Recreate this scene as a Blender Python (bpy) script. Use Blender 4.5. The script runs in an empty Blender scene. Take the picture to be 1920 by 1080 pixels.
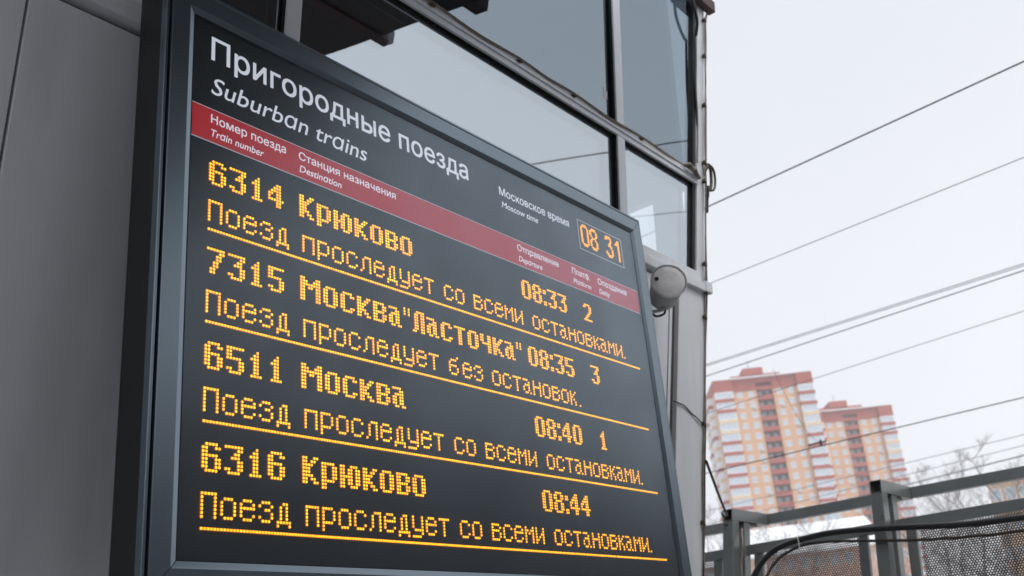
import bpy, bmesh, math, random
from mathutils import Vector, Matrix
from mathutils.geometry import delaunay_2d_cdt
S = bpy.context.scene
C = S.collection
R = math.radians
random.seed(7)

# ------------------------------------------------------------------ camera
cd = bpy.data.cameras.new('camera'); cam = bpy.data.objects.new('camera', cd); C.objects.link(cam)
rt = Vector((0.63262708, -0.76942652, -0.08812384)); up = Vector((-0.23459244, -0.29882794, 0.92502338)); fw = Vector((0.73807138, 0.56452165, 0.36954829))
M = Matrix((rt, up, -fw)).transposed().to_4x4(); M.translation = Vector((-1.51354206, -2.2068393, -1.27784814))
cam.matrix_world = M
cd.sensor_width = 36; cd.lens = 35.386; cd.clip_start = 0.05; cd.clip_end = 2000
cd.dof.use_dof = True; cd.dof.focus_distance = 3.15; cd.dof.aperture_fstop = 4.0
S.camera = cam

# ------------------------------------------------------------------ sky, sun, exposure
w = bpy.data.worlds.new('World'); S.world = w; w.use_nodes = True
nt = w.node_tree; bg = nt.nodes['Background']
sky = nt.nodes.new('ShaderNodeTexSky'); sky.sky_type = 'NISHITA'; sky.sun_disc = False
sky.sun_elevation = R(52); sky.sun_rotation = R(190); sky.air_density = 1.0; sky.dust_density = 4.0
hs = nt.nodes.new('ShaderNodeHueSaturation'); hs.inputs['Saturation'].default_value = 0.25
mx = nt.nodes.new('ShaderNodeMix'); mx.data_type = 'RGBA'; mx.inputs[0].default_value = 0.86
nz = nt.nodes.new('ShaderNodeTexNoise'); nz.inputs['Scale'].default_value = 1.6; nz.inputs['Detail'].default_value = 3
cr = nt.nodes.new('ShaderNodeValToRGB')
cr.color_ramp.elements[0].position = 0.25; cr.color_ramp.elements[0].color = (8.0, 8.35, 8.9, 1)
cr.color_ramp.elements[1].position = 0.75; cr.color_ramp.elements[1].color = (9.3, 9.5, 9.9, 1)
nt.links.new(sky.outputs[0], hs.inputs['Color']); nt.links.new(nz.outputs['Fac'], cr.inputs[0])
nt.links.new(hs.outputs[0], mx.inputs[6]); nt.links.new(cr.outputs[0], mx.inputs[7])
nt.links.new(mx.outputs[2], bg.inputs['Color']); bg.inputs['Strength'].default_value = 0.111
sd = bpy.data.lights.new('sun', 'SUN'); sd.energy = 2.0; sd.angle = R(25); sd.color = (1, .97, .93)
so = bpy.data.objects.new('sun', sd); C.objects.link(so)
so.rotation_euler = (R(38), 0, R(-10))
S.view_settings.view_transform = 'Standard'; S.view_settings.look = 'None'; S.view_settings.exposure = 0; S.view_settings.gamma = 1
S.view_settings.use_curve_mapping = False
S.cycles.max_bounces = 8; S.cycles.transparent_max_bounces = 12

# ------------------------------------------------------------------ materials
def mat(name, col, rough=.5, metal=0., var=0., scale=3., bump=0., bscale=40., spec=.5, coat=0., streak=None, emis=None, es=1.):
    m = bpy.data.materials.new(name); m.use_nodes = True; t = m.node_tree; b = t.nodes['Principled BSDF']
    b.inputs['Base Color'].default_value = (*col, 1); b.inputs['Roughness'].default_value = rough; b.inputs['Metallic'].default_value = metal
    b.inputs['Specular IOR Level'].default_value = spec; b.inputs['Coat Weight'].default_value = coat
    tc = t.nodes.new('ShaderNodeTexCoord')
    if var:
        mp = t.nodes.new('ShaderNodeMapping'); t.links.new(tc.outputs['Object'], mp.inputs[0])
        if streak: mp.inputs['Scale'].default_value = streak
        n = t.nodes.new('ShaderNodeTexNoise'); n.inputs['Scale'].default_value = scale; n.inputs['Detail'].default_value = 6; n.inputs['Roughness'].default_value = .6
        t.links.new(mp.outputs[0], n.inputs['Vector'])
        mr = t.nodes.new('ShaderNodeMapRange'); mr.inputs[1].default_value = .3; mr.inputs[2].default_value = .7
        mr.inputs[3].default_value = 1 - var; mr.inputs[4].default_value = 1 + var
        t.links.new(n.outputs['Fac'], mr.inputs[0])
        vm = t.nodes.new('ShaderNodeVectorMath'); vm.operation = 'SCALE'; vm.inputs[0].default_value = col
        t.links.new(mr.outputs[0], vm.inputs['Scale']); t.links.new(vm.outputs[0], b.inputs['Base Color'])
        m2 = t.nodes.new('ShaderNodeMapRange'); m2.inputs[1].default_value = .3; m2.inputs[2].default_value = .7
        m2.inputs[3].default_value = max(.03, rough - min(.08, var * .5)); m2.inputs[4].default_value = min(1, rough + min(.1, var * .5))
        t.links.new(n.outputs['Fac'], m2.inputs[0]); t.links.new(m2.outputs[0], b.inputs['Roughness'])
    if bump:
        n2 = t.nodes.new('ShaderNodeTexNoise'); n2.inputs['Scale'].default_value = bscale; n2.inputs['Detail'].default_value = 4
        t.links.new(tc.outputs['Object'], n2.inputs['Vector'])
        bp = t.nodes.new('ShaderNodeBump'); bp.inputs['Strength'].default_value = bump; bp.inputs['Distance'].default_value = .01
        t.links.new(n2.outputs['Fac'], bp.inputs['Height']); t.links.new(bp.outputs[0], b.inputs['Normal'])
    if emis:
        b.inputs['Emission Color'].default_value = (*emis, 1); b.inputs['Emission Strength'].default_value = es
    return m

def glassmat(name, refl, tint, grough=.01, wave=.0, fres=None, gcol=(.86, .94, 1)):
    m = bpy.data.materials.new(name); m.use_nodes = True; t = m.node_tree; t.nodes.clear()
    o = t.nodes.new('ShaderNodeOutputMaterial'); mixn = t.nodes.new('ShaderNodeMixShader')
    tr = t.nodes.new('ShaderNodeBsdfTransparent'); tr.inputs[0].default_value = (*tint, 1)
    gl = t.nodes.new('ShaderNodeBsdfGlossy'); gl.inputs['Roughness'].default_value = grough; gl.inputs['Color'].default_value = (*gcol, 1)
    if fres:
        f = t.nodes.new('ShaderNodeFresnel'); f.inputs['IOR'].default_value = 1.5
        gm = t.nodes.new('ShaderNodeNewGeometry'); ff_ = t.nodes.new('ShaderNodeMath'); ff_.operation = 'SUBTRACT'; ff_.inputs[0].default_value = 1
        t.links.new(gm.outputs['Backfacing'], ff_.inputs[1])          # only the outer face of the sheet reflects
        f2 = t.nodes.new('ShaderNodeMath'); f2.operation = 'MULTIPLY'; t.links.new(f.outputs[0], f2.inputs[0]); t.links.new(ff_.outputs[0], f2.inputs[1])
        mm_ = t.nodes.new('ShaderNodeMath'); mm_.operation = 'MULTIPLY'; mm_.inputs[1].default_value = fres; mm_.use_clamp = True
        t.links.new(f2.outputs[0], mm_.inputs[0])
        tc = t.nodes.new('ShaderNodeTexCoord'); n = t.nodes.new('ShaderNodeTexNoise'); n.inputs['Scale'].default_value = 4; n.inputs['Detail'].default_value = 8
        t.links.new(tc.outputs['Object'], n.inputs['Vector'])
        mr = t.nodes.new('ShaderNodeMapRange'); mr.inputs[1].default_value = .3; mr.inputs[2].default_value = .7; mr.inputs[3].default_value = .86; mr.inputs[4].default_value = 1.10
        t.links.new(n.outputs['Fac'], mr.inputs[0])
        m3 = t.nodes.new('ShaderNodeMath'); m3.operation = 'MULTIPLY'; m3.use_clamp = True
        t.links.new(mm_.outputs[0], m3.inputs[0]); t.links.new(mr.outputs[0], m3.inputs[1]); t.links.new(m3.outputs[0], mixn.inputs[0])
    else:
        gm = t.nodes.new('ShaderNodeNewGeometry'); ff_ = t.nodes.new('ShaderNodeMath'); ff_.operation = 'MULTIPLY_ADD'
        ff_.inputs[1].default_value = -refl; ff_.inputs[2].default_value = refl; t.links.new(gm.outputs['Backfacing'], ff_.inputs[0]); t.links.new(ff_.outputs[0], mixn.inputs[0])
    if wave:
        tc = t.nodes.new('ShaderNodeTexCoord'); n = t.nodes.new('ShaderNodeTexNoise'); n.inputs['Scale'].default_value = 1.3; n.inputs['Detail'].default_value = 1
        t.links.new(tc.outputs['Object'], n.inputs['Vector'])
        bp = t.nodes.new('ShaderNodeBump'); bp.inputs['Strength'].default_value = wave; bp.inputs['Distance'].default_value = .02
        t.links.new(n.outputs['Fac'], bp.inputs['Height']); t.links.new(bp.outputs[0], gl.inputs['Normal'])
    t.links.new(tr.outputs[0], mixn.inputs[1]); t.links.new(gl.outputs[0], mixn.inputs[2]); t.links.new(mixn.outputs[0], o.inputs[0])
    return m

def emit(name, col, s):
    m = bpy.data.materials.new(name); m.use_nodes = True; t = m.node_tree; t.nodes.clear()
    o = t.nodes.new('ShaderNodeOutputMaterial'); e = t.nodes.new('ShaderNodeEmission')
    e.inputs[0].default_value = (*col, 1); e.inputs[1].default_value = s; t.links.new(e.outputs[0], o.inputs[0]); return m

MT = dict(
    frame=mat('frame_paint', (.21, .26, .30), .30, .85, .03, 5, 0, 60, .5),
    cabinet=mat('cabinet_paint', (.012, .012, .012), .5, 0, .15, 5, .05, 60),
    rubber=mat('black_rubber', (.006, .006, .008), .6),
    panel=mat('screen_mask', (.008, .010, .0145), .6, 0, .12, 3),
    clockpanel=mat('clock_mask', (.010, .011, .015), .6),
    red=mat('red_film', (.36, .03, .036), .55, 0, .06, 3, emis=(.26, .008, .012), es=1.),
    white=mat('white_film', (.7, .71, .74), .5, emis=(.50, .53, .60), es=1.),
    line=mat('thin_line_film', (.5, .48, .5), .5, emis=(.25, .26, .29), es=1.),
    black=mat('black_print', (.003, .003, .004), .6),
    led=emit('led_core', (1.0, .49, .022), 2.7), led2=emit('led_core_dim', (1.0, .50, .025), 2.1),
    ledhalo=emit('led_halo', (.95, .23, .003), .95),  # emissive lens ring, widened to stand in for the lamp glow on the mask
    cover=glassmat('cover_sheet', .2, (.96, .96, .96), .28, 0, 2.35, (.74, .88, 1)),
    alu=mat('light_aluminium', (.68, .70, .74), .42, .25, .08, 8, .04, 50),
    clad=mat('grey_cladding', (.735, .755, .79), .45, .1, .10, 2, .05, 18, streak=(3, 3, .35)),
    groove=mat('dark_channel', (.075, .066, .06), .5, 0, .15, 5),
    gasket=mat('window_gasket', (.012, .011, .012), .45, 0, .2, 9),
    glass_lo=glassmat('lower_glass', .53, (.92, .94, .95), .004, .05), glass_in=glassmat('inner_glass', .22, (.94, .95, .96), .004, .04),
    glass_up=glassmat('upper_glass', .33, (.30, .34, .38), .006, .07, gcol=(.76, .90, 1)),
    room=mat('room_paint', (.055, .055, .06), .8, 0, .05, 2),
    steel=mat('fence_paint', (.175, .185, .185), .32, .55, .12, 3, .02, 70),
    perf=mat('perforated_steel', (.022, .020, .017), .5, .3, .15, 8),
    hose=mat('black_cable', (.010, .010, .011), .35, 0, .2, 20),
    brown=mat('brown_cable', (.040, .026, .018), .5, 0, .2, 20),
    wire=mat('wire_black', (.02, .022, .025), .5), wiregrey=mat('wire_grey', (.16, .17, .18), .45, .4),
    clip=mat('rusty_clip', (.075, .055, .025), .7, 0, .4, 60), lcable=mat('pale_cable', (.20, .17, .13), .55, 0, .3, 25),
    speaker=mat('speaker_paint', (.42, .42, .405), .5, .0, .12, 14, .1, 60), spkcap=mat('speaker_cap', (.84, .83, .84), .45, .0, .14, 16, .05, 40),
    brick=mat('orange_brick', (.62, .37, .225), .85, 0, .07, .6), redb=mat('red_brick', (.36, .085, .06), .85, 0, .08, .6),
    cream=mat('cream_render', (.66, .52, .36), .85, 0, .05, .6), wframe=mat('white_frames', (.78, .79, .82), .5),
    pane=mat('far_pane', (.44, .50, .56), .15, 0, .3, .5), dark=mat('dark_recess', (.10, .09, .10), .7),
    snow=mat('snow', (.82, .84, .88), .8, 0, .06, .3, .3, .6), beige=mat('beige_render', (.60, .43, .31), .85, 0, .1, .4),
    brownw=mat('brown_render', (.30, .20, .16), .85, 0, .12, .4), pink=mat('peach_render', (.66, .44, .34), .85, 0, .08, .4),
    bark=mat('winter_bark', (.16, .135, .13), .9, 0, .25, 2),
    asphalt=mat('platform_asphalt', (.28, .28, .285), .85, 0, .2, 2, .3, 60), ground=mat('snowy_ground', (.50, .50, .51), .9, 0, .3, .06, .2, .5),
    maroon=mat('maroon_steel', (.055, .018, .020), .45, 0, .2, 4), roofs=mat('canopy_sheet', (.040, .030, .028), .55, 0, .25, 2),
    blockgrey=mat('dark_block_grey', (.07, .07, .075), .8, 0, .2, .5), zinc=mat('zip_tie', (.7, .7, .7), .4),
)

# ------------------------------------------------------------------ helpers
def obj(name, verts, faces, ms, parent=None, smooth=False, fm=None):
    me = bpy.data.meshes.new(name); me.from_pydata([tuple(v) for v in verts], [], faces)
    for m in (ms if isinstance(ms, (list, tuple)) else [ms]): me.materials.append(m)
    if fm: me.polygons.foreach_set('material_index', fm)
    if smooth: me.polygons.foreach_set('use_smooth', [True] * len(me.polygons))
    me.update(); o = bpy.data.objects.new(name, me); C.objects.link(o)
    if parent: o.parent = parent
    return o
def inst(src, name, parent, loc=None):
    o = bpy.data.objects.new(name, src.data); C.objects.link(o); o.parent = parent
    if loc is not None: o.location = loc
    return o
def tag(o, label=None, cat=None, group=None, kind=None):
    if label: o['label'] = label
    if cat: o['category'] = cat
    if group: o['group'] = group
    if kind: o['kind'] = kind
    return o
def empty(name, loc=(0, 0, 0), rz=0):
    o = bpy.data.objects.new(name, None); C.objects.link(o); o.location = loc; o.rotation_euler = (0, 0, rz); o.empty_display_size = .1; return o
class MB:
    def __init__(s): s.v = []; s.f = []; s.m = []
    def hexa(s, p, m=0):                       # p: bottom 4 ccw, top 4
        b = len(s.v); s.v += [tuple(q) for q in p]
        for f in ((3, 2, 1, 0), (4, 5, 6, 7), (0, 1, 5, 4), (1, 2, 6, 5), (2, 3, 7, 6), (3, 0, 4, 7)):
            s.f.append(tuple(b + i for i in f)); s.m.append(m)
    def box(s, x0, x1, y0, y1, z0, z1, m=0):
        s.hexa([(x0, y0, z0), (x1, y0, z0), (x1, y1, z0), (x0, y1, z0), (x0, y0, z1), (x1, y0, z1), (x1, y1, z1), (x0, y1, z1)], m)
    def tube(s, pts, r, n=8, m=0, cap=True):
        pts = [Vector(p) for p in pts]; base = len(s.v); rr = r if isinstance(r, (list, tuple)) else [r] * len(pts)
        ref = None
        for i, p in enumerate(pts):
            d = (pts[min(i + 1, len(pts) - 1)] - pts[max(i - 1, 0)]).normalized()
            if ref is None:
                ref = Vector((0, 0, 1)) if abs(d.z) < .9 else Vector((1, 0, 0))
            a = d.cross(ref).normalized(); b = d.cross(a); ref = -b if ref.dot(-b) > 0 else b
            for k in range(n):
                t = 2 * math.pi * k / n; s.v.append(tuple(p + (a * math.cos(t) + b * math.sin(t)) * rr[i]))
        for i in range(len(pts) - 1):
            for k in range(n):
                a0 = base + i * n + k; a1 = base + i * n + (k + 1) % n
                s.f.append((a0, a1, a1 + n, a0 + n)); s.m.append(m)
        if cap:
            s.f.append(tuple(base + k for k in range(n))[::-1]); s.m.append(m)
            e = base + (len(pts) - 1) * n; s.f.append(tuple(e + k for k in range(n))); s.m.append(m)
    def build(s, name, ms, parent=None, smooth=False):
        return obj(name, s.v, s.f, ms, parent, smooth, s.m)
def spline(pts, n=8):
    P = [Vector(p) for p in pts]; out = []
    for i in range(len(P) - 1):
        p0 = P[max(i - 1, 0)]; p1 = P[i]; p2 = P[i + 1]; p3 = P[min(i + 2, len(P) - 1)]
        for k in range(n):
            t = k / n; out.append(.5 * ((2 * p1) + (p2 - p0) * t + (2 * p0 - 5 * p1 + 4 * p2 - p3) * t * t + (3 * p1 - p0 - 3 * p2 + p3) * t ** 3))
    return out + [P[-1]]
def bevel(o, wd=.002, seg=2):
    m = o.modifiers.new('bevel', 'BEVEL'); m.width = wd; m.segments = seg; m.limit_method = 'ANGLE'; return o

GZ = -2.88                                   # platform level
TW = math.tan(R(6.4))                        # the kiosk wall leans outward
def Wp(x, z, off=0.): return Vector((x, .16 - TW * (z - .79) - off, z))
def wbox(mb, x0, x1, z0, z1, o0, o1, m=0):
    f0 = x0 if callable(x0) else (lambda z: x0); f1 = x1 if callable(x1) else (lambda z: x1)
    mb.hexa([Wp(f0(z0), z0, o1), Wp(f1(z0), z0, o1), Wp(f1(z0), z0, o0), Wp(f0(z0), z0, o0),
             Wp(f0(z1), z1, o1), Wp(f1(z1), z1, o1), Wp(f1(z1), z1, o0), Wp(f0(z1), z1, o0)], m)

# ------------------------------------------------------------------ ground
o = obj('platform', [(-30, -9, GZ), (30, -9, GZ), (30, 9, GZ), (-30, 9, GZ), (-30, -9, GZ - 1.1), (30, -9, GZ - 1.1), (30, 9, GZ - 1.1), (-30, 9, GZ - 1.1)],
        [(0, 1, 2, 3), (0, 4, 5, 1), (1, 5, 6, 2), (2, 6, 7, 3), (3, 7, 4, 0)], MT['asphalt']); tag(o, kind='structure')
o = obj('ground', [(-440, -440, GZ - 1.1), (440, -440, GZ - 1.1), (440, 440, GZ - 1.1), (-440, 440, GZ - 1.1)], [(0, 1, 2, 3)], MT['ground']); tag(o, kind='structure')

# ------------------------------------------------------------------ kiosk with outward leaning glazed walls
kiosk = empty('glazed_booth', (0.8, 1.8, GZ))
tag(kiosk, 'grey clad station booth with outward leaning dark framed windows behind the departure board', 'building')
KI = Matrix.Translation((-.8, -1.8, -GZ))
def kfix(o): o.matrix_parent_inverse = KI; return o
xl = lambda z: 3.38 + .12 * (z - 1.517)              # inner edge of corner cap
xr = lambda z: xl(z) + .085
xe = lambda z: 3.384 + .141 * (z - .67)               # corner edge of lower wall
sL = lambda z: 3.000 + .143 * (z - .55); sR = lambda z: 3.066 + .143 * (z - .55)
LEFT = -4.2
# lower cladding panels
seams = [LEFT, -2.79, -1.637, -.483, .67, 1.822]
ZB, ZT = GZ, .668
edges = [(lambda z, a=a: a) for a in seams] + [lambda z: 2.965 + .143 * (z - .5)]
for i in range(len(edges) - 1):
    a, b = edges[i], edges[i + 1]
    mb = MB(); wbox(mb, lambda z, a=a: a(z) + .004, lambda z, b=b: b(z) - .004, ZB, ZT, -.03, 0)
    kfix(bevel(mb.build('cladding_panel', MT['clad'], kiosk), .003))
mb = MB(); wbox(mb, lambda z: 2.965 + .143 * (z - .5) + .004, sL, ZB, ZT, -.03, .002); kfix(mb.build('cladding_strip', MT['clad'], kiosk))
mb = MB(); wbox(mb, lambda z: sL(z) + .002, lambda z: sR(z) - .002, ZB, ZT, -.03, -.022); kfix(mb.build('drain_channel', MT['groove'], kiosk))
mb = MB(); wbox(mb, sR, xe, ZB, .70, -.03, .004); kfix(bevel(mb.build('corner_panel', MT['clad'], kiosk), .004))
mb = MB(); wbox(mb, LEFT, lambda z: xe(z) - .01, ZB, .81, -.12, -.034); kfix(mb.build('wall_core', MT['groove'], kiosk))
# sill bands
mb = MB(); wbox(mb, LEFT, 3.37, .690, .739, -.03, .03); kfix(bevel(mb.build('sill_ledge', MT['clad'], kiosk), .003))
mb = MB(); wbox(mb, LEFT, 3.33, .742, .806, -.05, .004); kfix(bevel(mb.build('window_sill', MT['clad'], kiosk), .003))
mb = MB(); wbox(mb, 3.33, 3.405, .69, .752, -.03, .035); kfix(bevel(mb.build('sill_end_cap', MT['alu'], kiosk), .004))
# window caps, dark profiles and panes
ZR0, ZR1, ZTOP = 1.358, 1.425, 3.25
caps = [(-1.75, -1.685), (.391, .455), (2.527, 2.596)]
mb = MB(); wbox(mb, LEFT, 3.375, ZR0, ZR1, -.012, .001); kfix(bevel(mb.build('transom_cap', MT['alu'], kiosk), .002))
mb = MB(); wbox(mb, LEFT, 3.37, ZR0 + .004, ZR1 - .004, -.0315, -.0125); kfix(mb.build('transom_profile', MT['gasket'], kiosk))
mb = MB(); wbox(mb, LEFT, 3.37, ZR0 + .028, ZR0 + .044, .001, .009); kfix(mb.build('transom_rib', MT['alu'], kiosk))
for a, b in caps:
    for z0, z1 in ((.806, ZR0 - .001), (ZR1 + .001, ZTOP)):
        mb = MB(); wbox(mb, a, b, z0, z1, -.012, 0); kfix(bevel(mb.build('mullion_cap', MT['alu'], kiosk), .002))
        mb = MB(); wbox(mb, a + .004, b - .004, z0, z1, -.0315, -.0125)
        wbox(mb, a - .004, a + .0035, z0, z1, -.0305, -.015); kfix(mb.build('mullion_profile', MT['gasket'], kiosk))
mb = MB(); wbox(mb, xl, xr, .753, ZTOP, -.085, 0); kfix(bevel(mb.build('corner_cap', MT['alu'], kiosk), .003))
mb = MB(); wbox(mb, lambda z: xl(z) - .026, lambda z: xl(z) - .002, .806, ZTOP, -.0315, -.0125); kfix(mb.build('corner_profile', MT['gasket'], kiosk))
bays = [(LEFT, -1.75), (-1.685, .391), (.455, 2.527), (2.596, lambda z: xl(z) - .024)]
for a, b in bays:
    mb = MB(); wbox(mb, a, b, .78, ZR0 + .01, -.040, -.032); kfix(mb.build('window_pane', MT['glass_lo'], kiosk))
    mb = MB(); wbox(mb, a, b, ZR1 - .01, ZTOP, -.040, -.032); kfix(mb.build('window_pane', MT['glass_up'], kiosk))
    b2 = (lambda z, b=b: b(z) - .03) if callable(b) else b - .03
    mb = MB(); wbox(mb, a + .03, b2, .83, ZR0 - .03, -.070, -.064); kfix(mb.build('inner_pane', MT['glass_in'], kiosk))
    # thin dark sealing frame round each opening
    for z0, z1 in ((.806, ZR0), (ZR1, ZTOP)):
        mb = MB(); wbox(mb, a, b, z1 - .006, z1, -.031, -.025)
        wbox(mb, a, b, z0, z0 + .012, -.031, -.025)
        bb = b if callable(b) else (lambda z, b=b: b); aa = a if callable(a) else (lambda z, a=a: a)
        wbox(mb, aa, lambda z, aa=aa: aa(z) + .010, z0 + .012, z1 - .014, -.031, -.025)
        wbox(mb, lambda z, bb=bb: bb(z) - .004, bb, z0 + .012, z1 - .014, -.031, -.025)
        kfix(mb.build('glazing_bead', MT['gasket'], kiosk))
# inside of the booth: floor, ceiling, back wall, far side wall with its window
mb = MB(); mb.box(LEFT, 3.3, .30, 3.6, .70, .76); kfix(mb.build('booth_floor', MT['room'], kiosk))
mb = MB(); mb.box(LEFT, 3.60, -.028, 3.7, 2.97, 3.03); kfix(mb.build('booth_ceiling', MT['room'], kiosk))
mb = MB(); mb.box(LEFT, 3.6, 3.6, 3.7, GZ, 3.0); kfix(mb.build('back_wall', MT['room'], kiosk))
mb = MB(); mb.box(LEFT - .1, LEFT, .3, 3.7, GZ, 3.2); kfix(mb.build('side_wall', MT['clad'], kiosk))
mb = MB(); mb.box(LEFT, 3.75, -.10, 3.9, ZTOP, ZTOP + .25); kfix(mb.build('booth_roof', MT['alu'], kiosk))
sx = lambda z: 3.30 + .13 * (z - .9)
def sbox(mb, y0, y1, z0, z1):
    mb.hexa([(sx(z0), y0, z0), (sx(z0) + .06, y0, z0), (sx(z0) + .06, y1, z0), (sx(z0), y1, z0), (sx(z1), y0, z1), (sx(z1) + .06, y0, z1), (sx(z1) + .06, y1, z1), (sx(z1), y1, z1)])
mb = MB(); sbox(mb, .62, 3.6, GZ, .70); sbox(mb, .21, 3.6, .70, 1.02); sbox(mb, .60, 3.6, 1.02, 1.375); sbox(mb, .23, .40, 1.02, 1.375); sbox(mb, .20, 3.6, 1.375, 3.0)
kfix(mb.build('far_side_wall', mat('side_wall_paint', (.30, .32, .34), .6, 0, .06, 3), kiosk))

mb = MB(); wbox(mb, 2.452, 2.488, 1.556, 1.592, -.0315, -.031); wbox(mb, 2.452, 2.464, 1.592, 1.622, -.0315, -.031); wbox(mb, 2.478, 2.488, 1.592, 1.606, -.0315, -.031)
kfix(mb.build('torn_sticker', MT['wframe'], kiosk))

# ------------------------------------------------------------------ departure board
PR = .00991885                      # LED row pitch, column pitch .01
def bp(c, r, y=0.): return (c * .01, y, -r * PR)
board = empty('departure_board', (1.13, .14, -1.02))
tag(board, 'large dark framed departure board with a red heading band and lines of amber lamp text', 'departure board')
BI = Matrix.Translation((-1.13, -.14, 1.02))
def bfix(o): o.matrix_parent_inverse = BI; return o
X0, X1, Z1, Z0 = -.0700, 2.3330, .6925, -.9130
YG = .006
obj_panel = bfix(obj('screen', [(X0, YG, Z0), (X1, YG, Z0), (X1, YG, Z1), (X0, YG, Z1), (X0, .03, Z0), (X1, .03, Z0), (X1, .03, Z1), (X0, .03, Z1)],
    [(0, 1, 2, 3), (7, 6, 5, 4), (0, 4, 5, 1), (1, 5, 6, 2), (2, 6, 7, 3), (3, 7, 4, 0)], MT['panel'], board))
def quad(mb, c0, c1, r0, r1, y, m=0):
    b = len(mb.v); mb.v += [bp(c0, r1, y), bp(c1, r1, y), bp(c1, r0, y), bp(c0, r0, y)]; mb.f.append((b, b + 1, b + 2, b + 3)); mb.m.append(m)
mb = MB(); mb.box(X0 + .001, X1 - .001, .0045, .0058, 28.5 * PR, 39.75 * PR)
bfix(mb.build('red_heading_band', MT['red'], board))
mb = MB()
for r in (-39.75, -28.5 ): mb.box(X0 + .001, X1 - .001, .004, .0057, -r * PR - .0012, -r * PR + .0012)
bfix(mb.build('band_edge_line', MT['line'], board))
mb = MB(); mb.box(1.8960, 2.2470, .0045, .0058, 49.5 * PR, 63.7 * PR); clk = bfix(mb.build('clock_window', MT['clockpanel'], board))
mb = MB()
for a, b, c_, d in ((1.8950, 2.2480, 49.3, 49.62), (1.8950, 2.2480, 63.6, 63.92), (1.8950, 1.8990, 49.62, 63.6), (2.2440, 2.2480, 49.62, 63.6)):
    mb.box(a, b, .0036, .0044, c_ * PR, d * PR)
ob = mb.build('clock_border', MT['line'], board); bfix(ob)
# cover sheet over the whole face
mb = MB(); mb.box(X0, X1, -.0032, -.0020, Z0, Z1); bfix(mb.build('cover_sheet', MT['cover'], board))

# frame members: mitred profile sweep. profile = (outward distance, y)
def member(name, side, prof, m, close=True, gap=.0014):
    def pt(k, d, y):
        sx_, sz_ = ((-1, -1), (1, -1), (1, 1), (-1, 1))[k]
        x = (X1 + d) if sx_ > 0 else (X0 - d); z = (Z1 + d) if sz_ > 0 else (Z0 - d)
        return Vector((x, y, z))
    a, b = side, (side + 1) % 4
    n = len(prof); vs = []; fs = []
    for k, sgn in ((a, 1), (b, -1)):
        for d, y in prof:
            p = pt(k, d, y); q = pt(b if k == a else a, d, y); dr = (q - p).normalized(); vs.append(p + dr * gap)
    for i in range(n):
        j = (i + 1) % n
        if j == 0 and not close: break
        fs.append((i, j, n + j, n + i))
    fs.append(tuple(range(n))); fs.append(tuple(range(2 * n - 1, n - 1, -1)))
    o = bfix(obj(name, vs, fs, m, board)); bm = bmesh.new(); bm.from_mesh(o.data); bmesh.ops.recalc_face_normals(bm, faces=bm.faces); bm.to_mesh(o.data); bm.free(); return o
main = [(.003, -.0035), (.018, -.0105), (.022, -.012), (.078, -.012), (.080, -.0105), (.080, .03), (.003, .03)]
rim = [(.087, .02), (.087, -.0055), (.0885, -.007), (.0955, -.007), (.097, -.0055), (.097, .02)]
for sd_ in range(4):
    member('frame_profile', sd_, main, MT['frame']); member('outer_rim', sd_, rim, MT['frame'])
    member('screen_gasket', sd_, [(0, .012), (0, -.0040), (.0028, -.0040), (.0028, .012)], MT['rubber'], gap=0)
mb = MB(); mb.box(X0 - .0965, X1 + .0965, .0205, .135, Z0 - .0965, Z1 + .0965); bfix(bevel(mb.build('cabinet', MT['cabinet'], board), .002))
for x in (.35, 1.9):
    for z in (-.7, .45): mb = MB(); mb.box(x, x + .12, .137, Wp(0, z, 0).y - .005, z, z + .05); bfix(mb.build('mounting_bracket', MT['cabinet'], board))

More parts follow.
